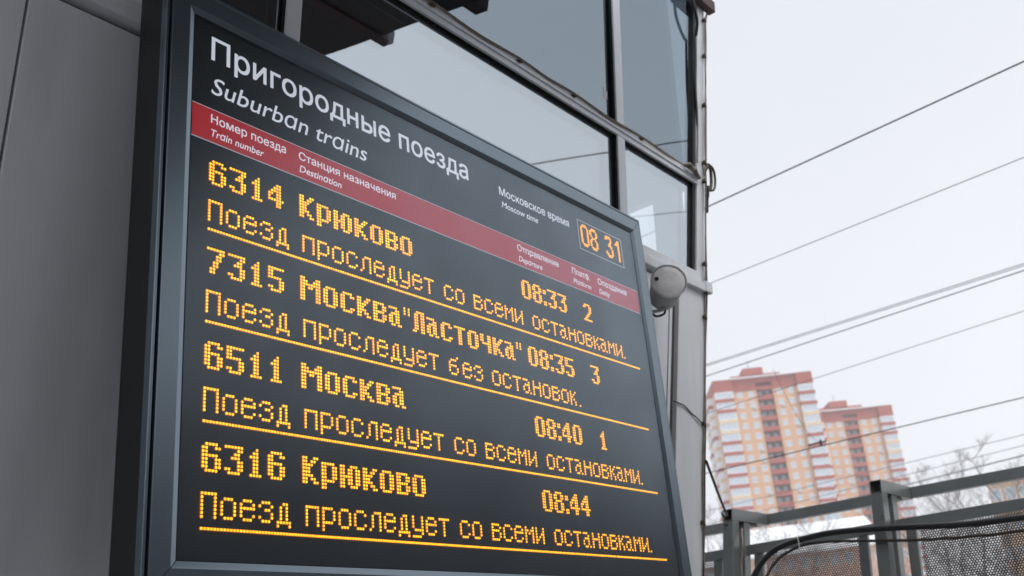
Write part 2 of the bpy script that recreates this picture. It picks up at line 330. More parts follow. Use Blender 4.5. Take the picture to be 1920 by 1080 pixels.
# printed lettering: real letter outlines laid on the screen
def text(name, s, c0, c1, base, top, y, m, parent, shear=0., bold=.014, body='Н'):
    def mesh_of(t):
        # letter outlines of the built-in font, each contour filled on its own (strokes of one letter may overlap)
        cu = bpy.data.curves.new('t', 'FONT'); cu.body = t; cu.shear = shear; cu.resolution_u = 3; cu.fill_mode = 'NONE'
        ob = bpy.data.objects.new('t', cu); C.objects.link(ob)
        dg = bpy.context.evaluated_depsgraph_get(); me = bpy.data.meshes.new_from_object(ob.evaluated_get(dg)); bpy.data.objects.remove(ob)
        nx = {}
        for e in me.edges:
            for i, j in ((0, 1), (1, 0)): nx.setdefault(e.vertices[i], []).append(e.vertices[j])
        seen = set(); loops = []
        for v0 in range(len(me.vertices)):
            if v0 in seen: continue
            lp = [v0]; seen.add(v0)
            while True:
                n_ = [q for q in nx.get(lp[-1], []) if q not in seen]
                if not n_: break
                n_ = [min(n_)] if len(lp) == 1 else n_
                lp.append(n_[0]); seen.add(n_[0])
            if len(lp) > 2: loops.append([me.vertices[i].co.xy.copy() for i in lp])
        vin = []; ed = []
        for L in loops:
            o0 = len(vin); vin += L; ed += [(o0 + i, o0 + (i + 1) % len(L)) for i in range(len(L))]
        V2, _, F2, _, _, _ = delaunay_2d_cdt(vin, ed, [], 0, 1e-5)
        F_ = []
        for f in F2:                                     # keep what the outlines wind round (overlapping strokes unite)
            p = sum((V2[i] for i in f), Vector((0, 0))) / len(f); wn = 0
            for i, j in ed:
                A_, B_ = vin[i], vin[j]
                if (A_.y > p.y) != (B_.y > p.y) and p.x < (B_.x - A_.x) * (p.y - A_.y) / (B_.y - A_.y) + A_.x: wn += 1 if B_.y > A_.y else -1
            if wn: F_.append(tuple(f))
        V_ = [(v.x, v.y, 0) for v in V2]
        return V_, F_
    ref = mesh_of(body)[0]; h = max(v[1] for v in ref)
    MV, MF = mesh_of(s); xs = [v[0] for v in MV]; a, b = min(xs), max(xs)
    kx = (c1 - c0) * .01 / (b - a); kz = (base - top) * PR / h
    dl = (base - top) * PR * bold; vs = []; fs = []
    for q, (ox, oz) in enumerate(((-1, -1), (1, -1), (1, 1), (-1, 1), (0, 0))):   # strokes thickened by overlaid copies, each a hair deeper
        o0 = len(vs)
        vs += [(c0 * .01 + (v[0] - a) * kx + ox * dl, y - q * .00006 - v[2] * .000015, -base * PR + v[1] * kz + oz * dl) for v in MV]
        fs += [tuple(o0 + i for i in p) for p in MF]
    # one object for each word: cut at the widest gaps along the line
    nw = s.count(' ') + 1; iv = sorted((min(vs[i][0] for i in f), max(vs[i][0] for i in f)) for f in fs); gaps = []; hi = iv[0][1]
    for p, q in iv:
        if p > hi: gaps.append((p - hi, (p + hi) / 2))
        hi = max(hi, q)
    cuts = sorted(g[1] for g in sorted(gaps)[::-1][:nw - 1]) + [1e9]; lo = -1e9; last = None
    for ct in cuts:
        sel = [f for f in fs if lo < vs[f[0]][0] < ct]; lo = ct
        if not sel: continue
        idx = {}; nv = []
        for f in sel:
            for i in f:
                if i not in idx: idx[i] = len(nv); nv.append(vs[i])
        last = bfix(obj(name, nv, [tuple(idx[i] for i in f) for f in sel], m, parent))
    return last
YT = .0034
text('title_lettering', 'Пригородные поезда', -.3, 116.6, -57.3, -65.5, .0050, MT['white'], board)
text('subtitle_lettering', 'Suburbɑn trɑins', -.1, 62.9, -45.3, -51.2, .0050, MT['white'], board, .22, .006, 'H')
for a, c0, c1, b_, t_, it in (('Номер поезда', 0, 27.6, -35.05, -37.95, 0), ('Trɑin number', .1, 19.1, -30.5, -32.9, 1),
        ('Станция назначения', 32.8, 75.8, -35.0, -37.9, 0), ('Destinɑtion', 33.0, 50.6, -30.6, -33.0, 1),
        ('Отправление', 143.7, 171.4, -35.1, -37.95, 0), ('Depɑrture', 144.0, 159.3, -30.5, -32.85, 1),
        ('Платф.', 180.9, 194.1, -35.1, -37.9, 0), ('Plɑtform', 181.1, 194.2, -30.7, -32.9, 1),
        ('Опоздание', 200.2, 223.4, -35.0, -37.95, 0), ('Delɑy', 200.5, 208.7, -30.6, -32.9, 1),
        ):
    text('column_heading', a, c0, c1, b_, t_, .0036, MT['white'], board, .2 * it, body='H' if it else 'Н')
text('clock_caption', 'Московское время', 135.5, 182.9, -57.6, -61.3, .0050, MT['white'], board)
text('clock_caption', 'Moscow time', 136.4, 160.0, -52.2, -54.9, .0050, MT['white'], board, .15, body='H')
text('maker_mark', '"ЭКРАН"', 214.8, 229.5, 90.35, 89.1, .0050, MT['black'], board, 0, .02)

# lamp text ---------------------------------------------------------------
def rows(*a): return a
BIG = {
'6': ['.####.','##..##','##....','#####.','##..##','##..##','##..##','.####.'],
'3': ['######','....##','...##.','..###.','....##','....##','##..##','.####.'],
'1': ['...#..','..##..','.###..','..##..','..##..','..##..','..##..','.####.'],
'4': ['...##.','..###.','.####.','##.##.','#..##.','######','...##.','...##.'],
'7': ['######','....##','...##.','...##.','..##..','..##..','.##...','.##...'],
'5': ['######','##....','##....','#####.','....##','....##','##..##','.####.'],
'0': ['.####.','##..##','##..##','##..##','##..##','##..##','##..##','.####.'],
'8': ['.####.','##..##','##..##','.####.','##..##','##..##','##..##','.####.'],
'2': ['.####.','##..##','....##','....##','...##.','..##..','.##...','######'],
':': ['..','##','##','..','..','..','##','##'],
'К': ['##..##','##.##.','####..','###...','###...','####..','##.##.','##..##'],
'р': ['......','#####.','##..##','##..##','##..##','##..##','#####.','##....','##....'],
'ю': ['........','##..###.','##.##.##','##.##.##','#####.##','##.##.##','##.##.##','##..###.'],
'к': ['......','##..##','##.##.','####..','###...','####..','##.##.','##..##'],
'о': ['......','.####.','##..##','##..##','##..##','##..##','##..##','.####.'],
'в': ['......','#####.','##..##','##..##','#####.','##..##','##..##','#####.'],
'М': ['##....##','###..###','########','##.##.##','##....##','##....##','##....##','##....##'],
'с': ['......','.####.','##..##','##....','##....','##....','##..##','.####.'],
'а': ['......','####..','...##.','.####.','##.##.','##.##.','##.##.','.##.##'],
'"': ['#.#','#.#','#.#'],
'Л': ['..####','.##.##','.##.##','.##.##','.##.##','.##.##','.##.##','##..##'],
'т': ['......','######','..##..','..##..','..##..','..##..','..##..','..##..'],
'ч': ['......','##..##','##..##','##..##','.#####','....##','....##','....##'],
}
SM = {
'П': ['#####','#...#','#...#','#...#','#...#','#...#','#...#'],
'о': ['.....','.###.','#...#','#...#','#...#','#...#','.###.'],
'е': ['.....','.###.','#...#','#####','#....','#...#','.###.'],
'з': ['.....','.###.','#...#','..##.','....#','#...#','.###.'],
'д': ['.....','..##.','.#.#.','.#.#.','.#.#.','.#.#.','#####','#...#'],
'п': ['.....','#####','#...#','#...#','#...#','#...#','#...#'],
'р': ['.....','####.','#...#','#...#','#...#','####.','#....','#....'],
'с': ['.....','.###.','#...#','#....','#....','#...#','.###.'],
'л': ['.....','..###','.#..#','.#..#','.#..#','.#..#','#...#'],
'у': ['.....','#...#','#...#','#...#','#...#','.####','....#','####.'],
'т': ['.....','#####','..#..','..#..','..#..','..#..','..#..'],
'в': ['.....','####.','#...#','####.','#...#','#...#','####.'],
'м': ['.....','#...#','##.##','#.#.#','#...#','#...#','#...#'],
'и': ['.....','#...#','#...#','#..##','#.#.#','##..#','#...#'],
'а': ['.....','###..','...#.','.###.','#..#.','#..#.','.##.#'],
'н': ['.....','#...#','#...#','#####','#...#','#...#','#...#'],
'к': ['.....','#..#','#.#.','##..','#.#.','#..#','#..#'],
'б': ['....#','.###.','#....','####.','#...#','#...#','.###.'],
'.': ['.','.','.','.','.','.','#'],
}
CK = {
'0': ['..####..','.######.','##....##'] + ['##....##'] * 8 + ['##....##','.######.','..####..'],
'8': ['..####..','.######.','##....##','##....##','##....##','.##..##.','..####..','.##..##.','##....##','##....##','##....##','##....##','.######.','..####..'],
'3': ['.#####..','#######.','##...##.','.....##.','....##..','...###..','...####.','.....##.','......##','......##','##....##','###...##','.######.','..####..'],
'1': ['...##','..###','.####','#####','...##','...##','...##','...##','...##','...##','...##','...##','...##','...##'],
}
def led_layer(dots, name, parent=board, k=1.0):
    """each lamp: a bright centre in a raised lens ring that carries its painted halo"""
    v = []; f = []; fm = []; N = 8
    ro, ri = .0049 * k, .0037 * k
    for x, z in dots:
        b = len(v); dim = 2 if random.random() < .22 else 0
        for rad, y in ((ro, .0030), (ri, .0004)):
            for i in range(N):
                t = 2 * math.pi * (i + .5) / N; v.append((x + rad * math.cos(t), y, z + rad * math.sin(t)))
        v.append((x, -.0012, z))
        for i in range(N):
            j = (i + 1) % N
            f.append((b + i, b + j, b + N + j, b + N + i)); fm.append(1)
            f.append((b + N + i, b + N + j, b + 2 * N)); fm.append(dim)
    o = bfix(obj(name, v, f, [MT['led'], MT['ledhalo'], MT['led2']], parent, fm=fm)); o['kind'] = 'stuff'; return o
def put(dots, glyph, c, r):
    for j, line in enumerate(glyph):
        for i, ch in enumerate(line):
            if ch == '#': dots.append(((c + i) * .01, -(r + j) * PR))
def bigtext(s, c, r, dots, adv=None):
    for ch in s:
        if ch == ' ': c += 7; continue
        g = BIG[ch]; put(dots, g, c, r); c += max(len(x) for x in g) + 1
    return c
def smalltext(words, r, dots):
    for c, wd_ in words:
        for ch in wd_:
            g = SM[ch]; put(dots, g, c, r); c += max(len(x) for x in g) + 1
ALL = [(0, 'Поезд'), (34, 'проследует'), (98, 'со'), (114, 'всеми'), (149, 'ост'), (167, 'ановк'), (196, 'ами.')]
NOS = [(0, 'Поезд'), (34, 'проследует'), (98, 'б'), (105, 'ез'), (121, 'ост'), (139, 'ановок.')]
data = [(0, '6314', 'Крюково', '08:33', '2', ALL), (28, '7315', 'Москва"Ласточка"', '08:35', '3', NOS),
        (56, '6511', 'Москва', '08:40', '1', ALL), (84, '6316', 'Крюково', '08:44', '', ALL)]
for r0, num, dest, tm, plat, words in data:
    for nm_, s_, c_ in (('train_number_lamps', num, 0), ('destination_lamps', dest.replace('ю', 'ю'), 33), ('departure_time_lamps', tm, 144), ('platform_number_lamps', plat, 186)):
        if not s_: continue
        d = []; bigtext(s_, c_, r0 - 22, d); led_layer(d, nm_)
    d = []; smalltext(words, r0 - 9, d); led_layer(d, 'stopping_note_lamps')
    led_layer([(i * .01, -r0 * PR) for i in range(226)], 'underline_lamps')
d = []
for ch, c_ in (('0', 0), ('8', 9), ('3', 25), ('1', 35)):
    for j, line in enumerate(CK[ch]):
        for i, q in enumerate(line):
            if q == '#': d.append((1.914 + (c_ + i) * .00775, .6135 - j * .00775))
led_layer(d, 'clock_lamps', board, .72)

# ------------------------------------------------------------------ loudspeaker on the wall
def frame_from(axis):
    a = Vector(axis).normalized(); u = a.cross(Vector((0, 0, 1))).normalized(); v_ = u.cross(a); return a, u, v_
vd = Vector((.8250, .4373, .3579)).normalized(); rr_ = Vector(rt); dn = Vector((0, 0, -1))
ax = (vd * .20 - rr_ * .048 + dn * .100).normalized()
pc = Vector((2.653, .002, .529))
spk = empty('loudspeaker', tuple(pc)); tag(spk, 'grey drum shaped loudspeaker with a round flat cap on a bracket beside the departure board', 'loudspeaker')
SI = Matrix.Translation(-pc)
def sfix(o): o.matrix_parent_inverse = SI; return o
a_, u_, v_ = frame_from(ax)
def lathe(name, prof, m, n=40, c=pc):
    vs = []; fs = []
    for s_, r_ in prof:
        for k in range(n):
            t = 2 * math.pi * k / n; vs.append(c + a_ * s_ + (u_ * math.cos(t) + v_ * math.sin(t)) * r_)
    for i in range(len(prof) - 1):
        for k in range(n):
            q = i * n + k; q2 = i * n + (k + 1) % n; fs.append((q, q2, q2 + n, q + n))
    fs.append(tuple(range(n))); fs.append(tuple(range((len(prof) - 1) * n, len(prof) * n))[::-1])
    o = obj(name, vs, fs, m, spk); 
    bm = bmesh.new(); bm.from_mesh(o.data); bmesh.ops.recalc_face_normals(bm, faces=bm.faces); bm.to_mesh(o.data); bm.free()
    for p in o.data.polygons: p.use_smooth = len(p.vertices) == 4
    return sfix(o)
lathe('drum', [(.006, .084), (.010, .086), (.05, .083), (.12, .076), (.18, .068), (.20, .050)], MT['speaker'])
lathe('rim', [(.002, .0872), (-.010, .0872), (-.012, .0885), (-.010, .0905), (.006, .0915), (.012, .0890), (.012, .086)], MT['spkcap'])
lathe('rim_groove', [(-.001, .0870), (-.001, .0835), (.004, .0835), (.004, .0870)], MT['gasket'])
lathe('cap', [(.002, .0838), (-.004, .0832), (-.008, .079), (-.0105, .05), (-.0115, .01)], MT['spkcap'])
bc = pc - u_ * .0 + a_ * -.012 + (-rr_) * .062 + up * .006
mbx = MB(); mbx.tube([bc + a_ * .006, bc - a_ * .002], .0105, 16); mbx.tube([bc - a_ * .002, bc - a_ * .005], .006, 12); sfix(mbx.build('bolt', MT['gasket'], spk))
# yoke and wall bracket
lowp = pc + a_ * .11 - up * .085
wallp = Wp(pc.x + .02, pc.z - .12, 0)
mbx = MB(); mbx.tube(spline([pc + a_ * .09 - up * .078 + rr_ * .015, lowp - up * .01 - rr_ * .03, wallp + Vector((.0, 0, .02))], 5), .009, 8)
sfix(mbx.build('yoke', MT['speaker'], spk, True))
mbx = MB(); wbox(mbx, pc.x - .0, pc.x + .09, pc.z - .16, pc.z + .10, 0, .010); sfix(mbx.build('wall_plate', MT['speaker'], spk))
mbx = MB(); q0 = pc + a_ * .12 - up * .088
mbx.tube(spline([q0 + up * .02, q0 - rr_ * .0 - up * .015, q0 - rr_ * .04 - up * .03, q0 - rr_ * .075 - up * .012, wallp], 6), .006, 8); sfix(mbx.build('lead', MT['gasket'], spk, True))
mbx = MB(); q1 = pc + a_ * .07 - up * .074 + rr_ * .0; mbx.tube([q1, q1 - up * .012], .008, 10); sfix(mbx.build('screw', MT['gasket'], spk))

# ------------------------------------------------------------------ cables clipped to the booth
cabt = empty('transom_cable', tuple(Wp(1.1, 1.41, .01))); tag(cabt, 'thin pale cable pair clipped along the window transom above the departure board', 'cable')
def relink(o, e): o.matrix_parent_inverse = Matrix.Translation(-Vector(e.location)); return o
cx = [-.4, .15, .62, 1.11, 1.698, 2.126, 2.747]
def clipmesh():
    mb = MB(); mb.box(-.010, .010, -.012, .008, -.008, .008); mb.box(-.004, .012, -.017, -.012, -.012, .003); mb.box(-.011, .003, -.014, -.008, .004, .012); return mb
clip0 = None
for x in cx:
    if clip0 is None: clip0 = clipmesh().build('clip', MT['clip'], cabt); o = clip0
    else: o = inst(clip0, 'clip', cabt)
    relink(o, cabt); o.location = Wp(x, 1.412, .004); o.rotation_euler = (random.uniform(-.2, .2), random.uniform(-.3, .3), 0)
for dz, rr in ((.0, .0045), (.009, .0035)):
    P = []
    for i in range(len(cx) - 1):
        P += [Wp(cx[i], 1.414 + dz, .014), Wp((cx[i] + cx[i + 1]) / 2, 1.414 + dz - .004 - .008 * random.random(), .012)]
    P += [Wp(cx[-1], 1.414 + dz, .014), Wp(3.0, 1.409 + dz, .012), Wp(3.2, 1.415, .012), Wp(3.36, 1.40, .012)]
    mb = MB(); mb.tube(spline(P, 5), rr, 6); relink(mb.build('cable_run', MT['lcable'], cabt, True), cabt)
mb = MB(); mb.tube(spline([Wp(3.20, 1.415, .012), Wp(3.23, 1.425, .03), Wp(3.26, 1.405, .034), Wp(3.29, 1.42, .03), Wp(3.32, 1.40, .025), Wp(3.37, 1.395, .014)], 6), .011, 7)
relink(mb.build('tape_wrap', MT['lcable'], cabt, True), cabt)

xc_ = lambda z: (xr(z) - .012) if z > .72 else (xe(z) - .03)
corner = empty('corner_cable', tuple(Wp(xc_(0), 0, .01))); tag(corner, 'brown cable clipped down the corner edge of the booth with a loop at transom height', 'cable')
cz = [2.542, 2.272, 1.916, 1.518, 1.395, .865, .545, -.06, -.574, -1.15, -1.8]
for z in cz:
    o = inst(clip0, 'clip', corner); relink(o, corner); o.location = Wp(xc_(z) - .008, z, .006); o.rotation_euler = (0, random.uniform(-.3, .3), 0)
for dx, rr, m in ((0, .006, 'lcable'), (.011, .0045, 'brown')):
    P = [Wp(xc_(2.75) + .05, 2.80, .012), Wp(xc_(2.65) + .045, 2.66, .012)]
    for i, z in enumerate(cz):
        P.append(Wp(xc_(z) + dx, z, .014))
        if i < len(cz) - 1:
            zm = (z + cz[i + 1]) / 2; P.append(Wp(xc_(zm) + dx + random.uniform(-.008, .010), zm, .012))
    mb = MB(); mb.tube(spline(P, 5), rr, 6); relink(mb.build('cable_run', MT[m], corner, True), corner)
for k, (dx, wz) in enumerate(((.10, .15), (.055, .14))):
    x = xc_(1.46); mb = MB()
    mb.tube(spline([Wp(x + .004, 1.47, .014), Wp(x + dx * .55, 1.515, .02), Wp(x + dx, 1.49, .02), Wp(x + dx * 1.05, 1.42, .02), Wp(x + dx * .75, 1.365, .02), Wp(x + .004, 1.345, .014)], 6), .0095 if k else .0075, 8)
    relink(mb.build('cable_loop', MT['brown'], corner, True), corner)
mb = MB(); x = xc_(1.3); mb.tube(spline([Wp(x + .03, 1.37, .016), Wp(x + .022, 1.29, .014), Wp(x + .010, 1.20, .013)], 5), [.013] * 5 + [.009] * 6, 8); relink(mb.build('tape_wrap', MT['gasket'], corner, True), corner)

tie = MB(); tie.tube(spline([Wp(2.955, .02, .006), Wp(3.02, .012, .012), Wp(3.06, .008, .010), Wp(3.13, -.02, .008), Wp(3.17, -.035, .012), Wp(3.23, -.062, .012)], 5), .0035, 6)
tag(tie.build('short_wire', MT['hose'], None, True), 'short thin black wire strung across the booth wall to the corner clip', 'wire')

br = empty('eaves_bracket', tuple(Wp(3.5, 2.62, .03))); tag(br, 'dark bracket with looped black cable at the top corner of the booth', 'bracket')
mb = MB(); wbox(mb, 3.37, 3.66, 2.625, 2.70, .0, .05); relink(bevel(mb.build('bracket_plate', MT['maroon'], br), .004), br)
mb = MB(); mb.tube(spline([Wp(3.39, 2.66, .03), Wp(3.405, 2.55, .035), Wp(3.44, 2.46, .03), Wp(3.455, 2.38, .006)], 6), .010, 8); mb.tube(spline([Wp(3.455, 2.38, .0), Wp(3.44, 2.2, .0), Wp(3.425, 2.05, -.004), Wp(3.42, 1.8, -.004), Wp(3.385, 1.5, -.006)], 6), .008, 8)
relink(mb.build('looped_cable', MT['hose'], br, True), br)

# ------------------------------------------------------------------ fence that leans with its posts
def FW(y, s, off=0): return Vector((5.2 + .305 * s + off, y, -.29 + .952 * s))
def fbox(mb, y0, y1, s0, s1, o0, o1, m=0):
    mb.hexa([FW(y0, s0, o0), FW(y0, s0, o1), FW(y1, s0, o1), FW(y1, s0, o0), FW(y0, s1, o0), FW(y0, s1, o1), FW(y1, s1, o1), FW(y1, s1, o0)], m)
fence = empty('steel_fence', tuple(FW(0, -2.7, .2))); tag(fence, 'dark grey steel tube fence with perforated panels at the platform edge', 'fence')
def ff(o): return relink(o, fence)
SB = -2.72
ys = [2.245, 1.147, .050, -1.047, -2.144, -3.241]
def htube(mb, y0, y1, s0, s1, o0, o1, t=.005):     # open ended square tube running away from the viewer
    fbox(mb, y0, y1, s0, s0 + t, o0, o1); fbox(mb, y0, y1, s1 - t, s1, o0, o1)
    fbox(mb, y0, y0 + t, s0 + t, s1 - t, o0, o1); fbox(mb, y1 - t, y1, s0 + t, s1 - t, o0, o1)
first = {}
def rep(key, maker, y, m, bv=.003):
    if key not in first:
        mb = MB(); maker(mb); o = mb.build(key, m, fence); bevel(o, bv) if bv else None; first[key] = o; o.location = (0, y, 0)
    else:
        o = inst(first[key], key, fence, (0, y, 0)); 
        if bv: bevel(o, bv)
    return ff(o)
for y in ys:
    rep('front_post', lambda mb: fbox(mb, 0, .080, SB, -.001, .0, .10), y, MT['steel'])
    rep('cross_tube', lambda mb: htube(mb, 0, .078, .001, .090, -.002, .60), y, MT['steel'], 0)
    rep('rear_post', lambda mb: fbox(mb, .004, .074, SB, -.001, .19, .28), y, MT['steel'])
    rep('tube_stub', lambda mb: fbox(mb, .02, .06, -.022, -.002, .30, .44), y, MT['steel'])
for y in ys[1:]:
    rep('top_rail', lambda mb: fbox(mb, .080, 1.096, .008, .089, .575, .655), y, MT['steel'])
    rep('panel_rail', lambda mb: fbox(mb, .076, 1.100, -.250, -.176, .228, .278), y, MT['steel'])
    for dy in (.215, .985):
        rep('panel_stile', lambda mb: fbox(mb, -.0, .066, SB + .2, -.252, .233, .273), y + dy, MT['steel'])
# perforated sheets: hexagonal cells with a real hole in each
def perf():
    p = .0172; v = []; f = []; rx = p / math.sqrt(3); rh = .0057
    ny = int(.70 / p); ns = int(1.0 / (p * .866))
    for j in range(ns):
        for i in range(ny):
            cy = (i + (.5 if j % 2 else 0)) * p; cs = -.26 - j * p * .866; b = len(v)
            for k in range(6):
                t = math.pi / 3 * k + math.pi / 6; v.append(FW(cy + rx * math.cos(t), cs + rx * math.sin(t), .250))
            for k in range(6):
                t = math.pi / 3 * k + math.pi / 6; v.append(FW(cy + rh * math.cos(t), cs + rh * math.sin(t), .250))
            for k in range(6):
                k2 = (k + 1) % 6; f.append((b + k, b + k2, b + 6 + k2, b + 6 + k))
    return v, f
pv, pf = perf()
ps = obj('perforated_sheet', pv, pf, MT['perf'], fence); ps['kind'] = 'stuff'; ps.location = (0, ys[1] - 1.097 + .285 + 0, 0); ff(ps)
ps.location = (0, ys[2] + .283, 0)
for y in (ys[1], ys[3], ys[4], ys[5]):
    o = inst(ps, 'perforated_sheet', fence, (0, y + .283, 0)); o['kind'] = 'stuff'; ff(o)
# cables on the fence
hz = [FW(1.02, -1.2, -.05), FW(1.01, -.75, -.05), FW(.985, -.50, -.05), FW(.93, -.385, -.05), FW(.84, -.30, -.05), FW(.742, -.258, -.05), FW(.60, -.236, -.05), FW(.396, -.226, -.05), FW(.107, -.248, -.05), FW(-.165, -.282, -.05), FW(-.474, -.318, -.05), FW(-.787, -.332, -.05), FW(-1.4, -.36, -.05), FW(-2.2, -.33, -.05), FW(-3.2, -.36, -.05)]
mb = MB(); mb.tube(spline(hz, 8), .020, 12)
tag(mb.build('thick_cable', MT['hose'], None, True), 'thick black cable bending down and running along the front of the steel fence', 'cable')
th = [FW(.98, -1.2, -.03), FW(.95, -.7, -.03), FW(.89, -.47, -.03), FW(.80, -.352, -.03), FW(.704, -.302, -.03), FW(.59, -.275, -.03), FW(.409, -.283, -.02), FW(.123, -.325, -.02), FW(-.148, -.364, -.02), FW(-.456, -.394, -.02), FW(-.767, -.410, -.02), FW(-1.4, -.43, -.02), FW(-2.2, -.41, -.02), FW(-3.2, -.43, -.02)]
mb = MB(); mb.tube(spline(th, 8), .0095, 8)
tag(mb.build('thin_cable', MT['brown'], None, True), 'thin brown cable running below the thick black one along the fence', 'cable')
mb = MB(); mb.tube(spline([FW(1.135, -.06, .12), FW(1.118, -.12, .09), FW(1.112, -.18, .08), FW(1.122, -.25, .09), FW(1.138, -.33, .10), FW(1.14, -.42, .11)], 6), .007, 7)
tag(mb.build('bowed_wire', MT['lcable'], None, True), 'short pale wire bowed between the two posts nearest the booth corner', 'wire')
q = FW(.62, -.24, -.05)
mb = MB(); mb.tube(spline([q + Vector((-.024, 0, -.02)), q + Vector((-.026, 0, .02)), q + Vector((0, -.0, .03)), q + Vector((.02, 0, .018)), q + Vector((.0, 0, -.055)), q + Vector((-.024, 0, -.06)), q + Vector((-.028, 0, -.02))], 5), .003, 5)
tag(mb.build('zip_tie', MT['zinc'], None, True), 'pale zip tie holding the thick and thin cables together on the fence', 'tie')
mb = MB(); mb.tube(spline([Wp(3.27, -.25, .0), Vector((3.9, .55, -.36)), Vector((4.6, .88, -.34)), Vector((5.19, 1.215, -.225)), FW(1.19, -.03, -.012)], 8), .0075, 8)
tag(mb.build('slack_cable', MT['brown'], None, True), 'dark cable hanging from the booth corner down to the first fence post', 'cable')

# ------------------------------------------------------------------ overhead wires (towards the tracks, along Y)
CAM = cam.matrix_world.translation
def owire(X, az, k0, r, m, label, sag=0., zig=0):
    ca = 1 / math.tan(R(az)); P = []
    for Y in [-60, -40, -25, -15, -8, -4, -2, 0, 2, 4, 8, 15, 25, 40, 60]:
        x = X + Y * ca; z = CAM.z + (k0[0] * (x - CAM.x) + k0[1] * (Y - CAM.y)); P.append((x, Y, z))
    mb = MB(); mb.tube(P, r, 6); return tag(mb.build('overhead_wire', MT[m], None, True), label, 'wire', 'overhead wires')
WIRES = [  # X at Y=0, A, B, radius, material, sag, label
    (8.7, .53581, -.06186, .0085, 'wire', 'thick black overhead wire, topmost and nearest to the booth'),
    (9.6, .43896, -.05258, .0050, 'wiregrey', 'thin grey overhead wire meeting the booth corner at the sill, second from the top'),
    (11.0, .33304, -.02295, .0050, 'wiregrey', 'upper strand of the grey double wire above the red towers'),
    (11.0, .33094, -.02236, .0050, 'wiregrey', 'lower strand of the grey double wire above the red towers'),
    (11.5, .32964, -.04246, .0068, 'wire', 'black overhead wire just beneath the grey double wire'),
    (13.0, .29414, -.05377, .0050, 'wiregrey', 'thin grey overhead wire crossing the top storey of the left tower'),
    (14.0, .20939, -.01470, .0085, 'wire', 'black overhead wire with a dropper crossing the middle of both towers'),
    (20.0, .16716, -.05855, .0070, 'wiregrey', 'faint grey wire crossing the lowest floors seen of the left tower'),
    (24.0, .18080, -.03632, .0080, 'wiregrey', 'faint wire above the bare trees, right of the towers, highest of three'),
    (24.0, .17448, -.05092, .0080, 'wiregrey', 'faint wire through the tops of the bare trees, middle of three'),
    (24.0, .16700, -.05500, .0080, 'wiregrey', 'faint wire through the bare trees, lowest of three'),
]
for X, A, B, r, m, lab in WIRES:
    sl = -B / A; P = []
    for Y in (-70, -40, -20, -10, -5, -2, 0, 2, 5, 10, 20, 40, 80):
        x = X + Y * sl; P.append((x, Y, CAM.z + A * (x - CAM.x) + B * (Y - CAM.y)))
    mb = MB(); mb.tube(P, r, 6); tag(mb.build('overhead_wire', MT[m], None, True), lab, 'wire', 'overhead wires')
# dropper hanging on the black wire in front of the left tower
def wpt(i, Y):
    X, A, B = WIRES[i][:3]; x = X - B / A * Y; return Vector((x, Y, CAM.z + A * (x - CAM.x) + B * (Y - CAM.y)))
p6 = wpt(6, 3.9); top = p6 + Vector((-.05, .55, 1.45))
mb = MB(); mb.tube(spline([top, p6 + Vector((-.03, .36, .75)), p6 + Vector((0, .17, .25)), p6 + Vector((0, .0, .02))], 6), .0032, 5)
mb.tube([p6 + Vector((-.0, .22, .05)), p6 + Vector((0, .08, .06)), p6 + Vector((0, -.10, .055))], .013, 6); mb.tube([p6 + Vector((0, 0, .10)), p6 + Vector((0, 0, -.01))], .02, 6)
tag(mb.build('wire_dropper', MT['wire'], None, True), 'thin curved dropper clamped on the black wire before the left tower', 'wire clamp')

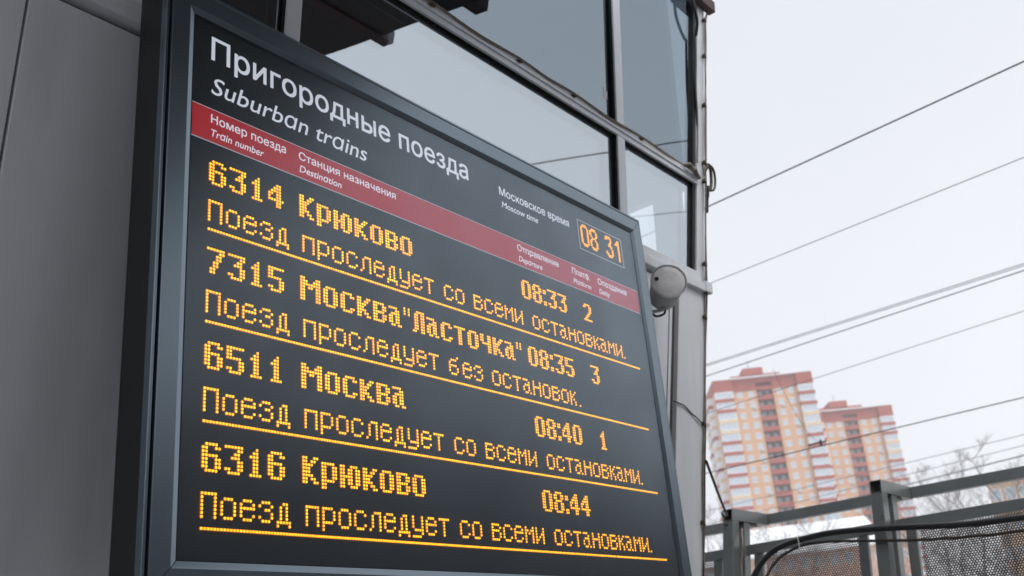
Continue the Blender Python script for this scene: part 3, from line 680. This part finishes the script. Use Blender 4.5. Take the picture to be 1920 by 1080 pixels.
# ------------------------------------------------------------------ apartment towers
FLH = 2.87
def tower():
    t = empty('apartment_tower')
    H = 74.0; W_ = 26.5; top = H - 3.3
    segs = [(0, 5.0, 'l', 'redb'), (5.0, 11.4, 'w', 'brick'), (11.4, 15.7, 'r', 'redb'), (15.7, 22.2, 'w', 'brick'), (22.2, 26.5, 'l', 'redb')]
    mb = MB()
    for a, b, k, m in segs:
        d0 = 1.8 if k == 'r' else 0
        mb.box(a, b, d0, 20, 0, top, 0)
    mb.build('wall', MT['brick'], t)
    mb = MB()
    for a, b, k, m in segs:
        if k == 'r': mb.box(a, b, -.35, 20, top + 1.9, H + .0, 0); mb.box(a, b, 1.8, 20, top, top + 1.9, 0); mb.box(a, b, -.30, 1.8, top - .2, top + .75)
        elif k == 'l': mb.box(a, b, -1.2, 20, top, H, 0)
        else: mb.box(a, b, -.25, 20, top, H, 0)
    mb.build('attic_storey', MT['redb'], t)
    mb = MB(); mb.box(-.15, 26.65, -1.35, 20, H, H + .25); mb.build('roof', MT['snow'], t)
    mb = MB(); mb.box(6, 19.5, 5, 14, H + .25, H + 2.4); mb.box(9.5, 15, 4.5, 14, H + 2.4, H + 4.2); mb.build('roof_house', MT['redb'], t)
    mb = MB(); mb.tube([(11.5, 6, H + 4.2), (11.5, 6, H + 7)], .07, 5); mb.build('aerial', MT['wire'], t)
    # repeated pieces
    mb = MB(); mb.box(-.72, .72, -.05, .03, -.78, .78, 0)
    for a, b in ((-.62, -.05), (.05, .62)): mb.box(a, b, -.07, -.045, -.66, .66, 1)
    win = mb.build('window', [MT['wframe'], MT['pane']], t)
    def lg(w):
        mb = MB(); mb.box(.12, w - .12, -1.15, 0, 0, 1.93, 0); n = int(w / .62)
        for i in range(n):
            x = .25 + (w - .5) * i / n; mb.box(x + .05, x + (w - .5) / n - .05, -1.19, -1.14, .3 if i % 4 else .1, 1.65, 1)
        return mb.build('loggia_glazing', [MT['wframe'], MT['pane']], t)
    lg1, lg2 = lg(5.0), lg(4.3)
    def sp(w, m, nm='loggia_parapet'):
        mb = MB(); mb.box(0, w, -1.32, 0, 0, .93, 0); return mb.build(nm, MT[m], t)
    sR1, sR2, sC1, sC2 = sp(5.0, 'redb'), sp(4.3, 'redb'), sp(5.0, 'cream'), sp(4.3, 'cream')
    mb = MB(); mb.box(0, 4.3, -.35, -.15, 0, 1.18, 0); mb.box(0, 4.3, -.15, 1.8, -.12, .0, 0); rec = mb.build('balcony_parapet', MT['redb'], t)
    mb = MB(); mb.box(.0, 4.3, 1.6, 1.79, 0, 1.5, 0); mb.box(.6, 1.7, 1.52, 1.6, .1, 1.35, 1); mb.box(2.6, 3.7, 1.52, 1.6, .1, 1.35, 1); dk = mb.build('balcony_opening', [MT['dark'], MT['pane']], t)
    mb = MB(); mb.box(0, .75, -.45, 0, 0, .5); ac = mb.build('air_conditioner', MT['pane'], t)
    src = [win, lg1, lg2, sR1, sR2, sC1, sC2, rec, dk, ac]; used = set()
    def put_(s_, x, y, z, rz=0):
        if id(s_) in used: o = inst(s_, s_.name.split('.')[0], t)
        else: o = s_; used.add(id(s_))
        o.location = (x, y, z); o.rotation_euler = (0, 0, rz); return o
    n = 24; random.seed(3)
    cl = {2, 3, 9, 15}; cr_ = {2, 3, 12}
    for k in range(n):
        z = top - FLH * (k + 1)          # base of the storey
        if z < .5: break
        for x in (6.8, 9.8, 17.4, 20.5):
            put_(win, x, -.02, z + 1.85)
            if random.random() < .18: put_(ac, x + .1, 0, z + .45)
        put_(lg1, 0, 0, z + .94); put_(sC1 if k in cl else sR1, 0, 0, z)
        put_(lg2, 22.2, 0, z + .94); put_(sC2 if k in cr_ else sR2, 22.2, 0, z)
        put_(rec, 11.4, 0, z + .0); put_(dk, 11.4, 0, z + 1.30)
        # the side turned towards the railway
        for y in (17.5, 9.5):
            put_(lg1, 0, y, z + .94, -math.pi / 2); put_(sC1 if (k * 7 + int(y)) % 3 else sR1, 0, y, z, -math.pi / 2)
        for y in (3.2, 11.4): put_(win, -.02, y, z + 1.85, -math.pi / 2)
    return t
t1 = tower(); t1.location = (240.33, 117.85, GZ); t1.rotation_euler = (0, 0, R(-54.8))
tag(t1, 'tall orange and red brick apartment tower, nearer and taller looking of the two, left', 'apartment tower', 'apartment towers')
def copy_tree(o, parent=None):
    c = o.copy(); C.objects.link(c); c.parent = parent
    for ch in o.children: copy_tree(ch, c)
    return c
t2 = copy_tree(t1)
a2 = R(-53.5); D2 = 327; az2 = R(17.194); rc = Vector((CAM.x + D2 * math.cos(az2), CAM.y + D2 * math.sin(az2), 0))
t2.location = (rc.x - 26.5 * math.cos(a2), rc.y - 26.5 * math.sin(a2), GZ - 1.3); t2.rotation_euler = (0, 0, a2)
t2['label'] = 'orange and red brick apartment tower behind and right of the nearer tower, lower'

# ------------------------------------------------------------------ low buildings behind the fence
def polar(az, D, z=0): return Vector((CAM.x + D * math.cos(R(az)), CAM.y + D * math.sin(R(az)), z))
def lowhouse(name, az0, az1, D, eave, ridge, wallm, label, cat='building', depth=14, floors=5, cols=14, snow=True):
    p0, p1 = polar(az0, D), polar(az1, D); u = (p1 - p0); L = u.length; rz = math.atan2(u.y, u.x)
    t = empty(name, (p0.x, p0.y, GZ - 1.1), rz); e = eave - GZ + 1.1; rg = ridge - GZ + 1.1
    mb = MB(); mb.box(0, L, 0, depth, 0, e); mb.build('wall', MT[wallm], t)
    if rg > e + .3:
        v = [(-.5, -.6, e), (L + .5, -.6, e), (L + .5, depth + .6, e), (-.5, depth + .6, e), (1.5, depth / 2, rg), (L - 1.5, depth / 2, rg)]
        v += [(x, y, z - .25) for x, y, z in v[:4]]
        obj('roof', v, [(0, 1, 5, 4), (1, 2, 5), (2, 3, 4, 5), (3, 0, 4), (6, 7, 1, 0), (7, 8, 2, 1), (8, 9, 3, 2), (9, 6, 0, 3), (9, 8, 7, 6)], MT['snow' if snow else 'brownw'], t)
    else:
        mb = MB(); mb.box(-.4, L + .4, -.4, depth + .4, e, e + .45); mb.build('roof', MT['brownw'], t)
    mb = MB(); mb.box(-.6, .6, -.06, .02, -.75, .75, 0); mb.box(-.5, .5, -.09, -.05, -.65, .65, 1); w0 = mb.build('window', [MT['wframe'], MT['pane']], t); f1 = True
    fh = e / floors
    for i in range(floors):
        for j in range(cols):
            o = w0 if f1 else inst(w0, 'window', t); f1 = False
            o.location = ((j + .5) * L / cols, 0, (i + .55) * fh)
    return tag(t, label, cat)
lowhouse('peach_house', 26.6, 19.0, 150, 13.0, 17.6, 'pink', 'peach walled low building with a snowy pitched roof below the left tower', floors=5, cols=10)
lowhouse('brown_house', 31.5, 27.0, 120, 9.8, 13.5, 'brownw', 'brown walled low house with a snowy roof just right of the booth corner', floors=4, cols=8)
lowhouse('beige_block', 13.5, 3.0, 140, 17.4, 17.4, 'beige', 'flat roofed beige apartment block behind the fence at the right edge', floors=6, cols=16)
lowhouse('beige_annex', 19.9, 17.6, 170, 14.4, 14.4, 'pink', 'small peach flat roofed block glimpsed between the second pair of fence posts', floors=5, cols=5)

# ------------------------------------------------------------------ bare winter trees
def tree(az, D, h, seed, label, spread=.5, base=None):
    rnd = random.Random(seed); p = polar(az, D, GZ - 1.1); t = empty('bare_tree', tuple(p)); tag(t, label, 'tree', 'bare winter trees')
    tr = MB(); br_ = MB()
    hh = h - (GZ - 1.1) + CAM.z * 0
    n = 9; P = [Vector((rnd.uniform(-.12, .12) * i, rnd.uniform(-.12, .12) * i, hh * i / n)) for i in range(n + 1)]
    tr.tube(P, [.11 * (1 - .95 * i / n) * hh / 14 + .008 for i in range(n + 1)], 6)
    tr.build('trunk', MT['bark'], t, True)
    def branch(p, d, L, r, lev):
        k = 4; pts = [p]; q = p; dd = d.copy()
        for i in range(k):
            dd = (dd + Vector((rnd.uniform(-.22, .22), rnd.uniform(-.22, .22), rnd.uniform(-.04, .22)))).normalized(); q = q + dd * (L / k); pts.append(q)
        br_.tube(pts, [max(.0065, r * (1 - .8 * i / k)) for i in range(k + 1)], 3, cap=False)
        if lev < 3:
            for i in range(1, k + 1):
                for _ in range(2 if lev < 2 else 1 + (rnd.random() < .6)):
                    a = rnd.uniform(0, 6.28); sd = Vector((math.cos(a), math.sin(a), rnd.uniform(-.1, .8)))
                    branch(pts[i], (dd * .6 + sd * .8).normalized(), L * rnd.uniform(.38, .6), r * .5, lev + 1)
    nb = 22
    for i in range(nb):
        f = .22 + .76 * i / nb; z = hh * f; idx = min(n - 1, int(f * n)); base_p = P[idx].lerp(P[idx + 1], f * n - idx)
        a = i * 2.4 + rnd.uniform(-.4, .4); L = hh * spread * (1.05 - f) * rnd.uniform(.6, 1.05) + .5
        branch(base_p, Vector((math.cos(a), math.sin(a), rnd.uniform(.35, .9))).normalized(), L, .030 * (1.2 - f) * hh / 14, 1)
    br_.build('crown', MT['bark'], t)
tree(13.3, 95, 15.6, 1, 'tallest bare tree with a spiky leader, just above the right end of the rail', .28)
tree(14.6, 95, 14.6, 2, 'bare tree left of the tallest one, rising above the rail between its wires', .32)
tree(16.3, 90, 12.8, 3, 'bare forked tree seen right of the second fence post, under the rail', .5)
tree(17.9, 100, 13.4, 4, 'fine twigged bare tree against the right flank of the farther tower', .45)
tree(11.9, 92, 12.2, 5, 'low bare tree before the beige block at the right edge', .5)
tree(15.4, 105, 13.6, 6, 'pale bare tree midway between the forked one and the tallest group', .45)
tree(22.6, 85, 9.2, 8, 'snow dusted bare tree low in front of the left tower, above the black cable', .6)
tree(25.0, 88, 9.4, 9, 'bushy bare tree low under the left tower beside the first fence post', .6)
tree(28.2, 80, 10.2, 10, 'bare tree in the narrow gap between booth corner and first post', .5)

# ------------------------------------------------------------------ canopy and an added dark block (seen in the reflections)
can = empty('station_canopy', (-2, -5, 2.5)); tag(can, 'dark canopy on maroon beams mirrored in the upper left windows', 'canopy')
EX = 2.57
mb = MB(); mb.box(-3.0, EX, -8.5, -.42, 2.500, 2.58); relink(mb.build('roof_sheet', MT['roofs'], can), can)
b0 = None
for i in range(9):
    y = -1.0 - .85 * i
    if b0 is None: mb = MB(); mb.box(-3.0, EX + .10, -.10, .0, 2.482, 2.57); b0 = mb.build('beam', MT['maroon'], can); o = b0
    else: o = inst(b0, 'beam', can)
    relink(o, can); o.location = (0, y, 0)
mb = MB()
for y in (-8.0,): 
    for x in (-2.8,): mb.box(x, x + .18, y, y + .18, GZ, 2.482)
relink(mb.build('column', MT['maroon'], can), can)
side = empty('dark_reflection_block', (0, -17, GZ - 1.1)); tag(side, 'long dark grey block added unseen behind the camera to dim reflections in the board', 'building')  # unseen block, added to darken the low reflections in the board
mb = MB(); mb.box(-30, 33, -21, -14, GZ - 1.1, 3.9); relink(mb.build('wall', MT['blockgrey'], side), side)
mb = MB(); mb.box(-30.3, 33.3, -21.3, -13.7, 3.9, 4.2); relink(mb.build('roof', MT['blockgrey'], side), side)

# ------------------------------------------------------------------ thin winter haze
hm = bpy.data.materials.new('haze_air'); hm.use_nodes = True; t = hm.node_tree; t.nodes.clear()
o_ = t.nodes.new('ShaderNodeOutputMaterial'); pvn = t.nodes.new('ShaderNodeVolumePrincipled'); pvn.inputs['Color'].default_value = (.96, .97, 1, 1); pvn.inputs['Density'].default_value = .00075; pvn.inputs['Anisotropy'].default_value = .2
t.links.new(pvn.outputs[0], o_.inputs['Volume'])
mb = MB(); mb.box(-460, 460, -460, 460, GZ - 2.2, 82); hz_ = mb.build('haze', hm); hz_['kind'] = 'stuff'
S.cycles.volume_bounces = 2
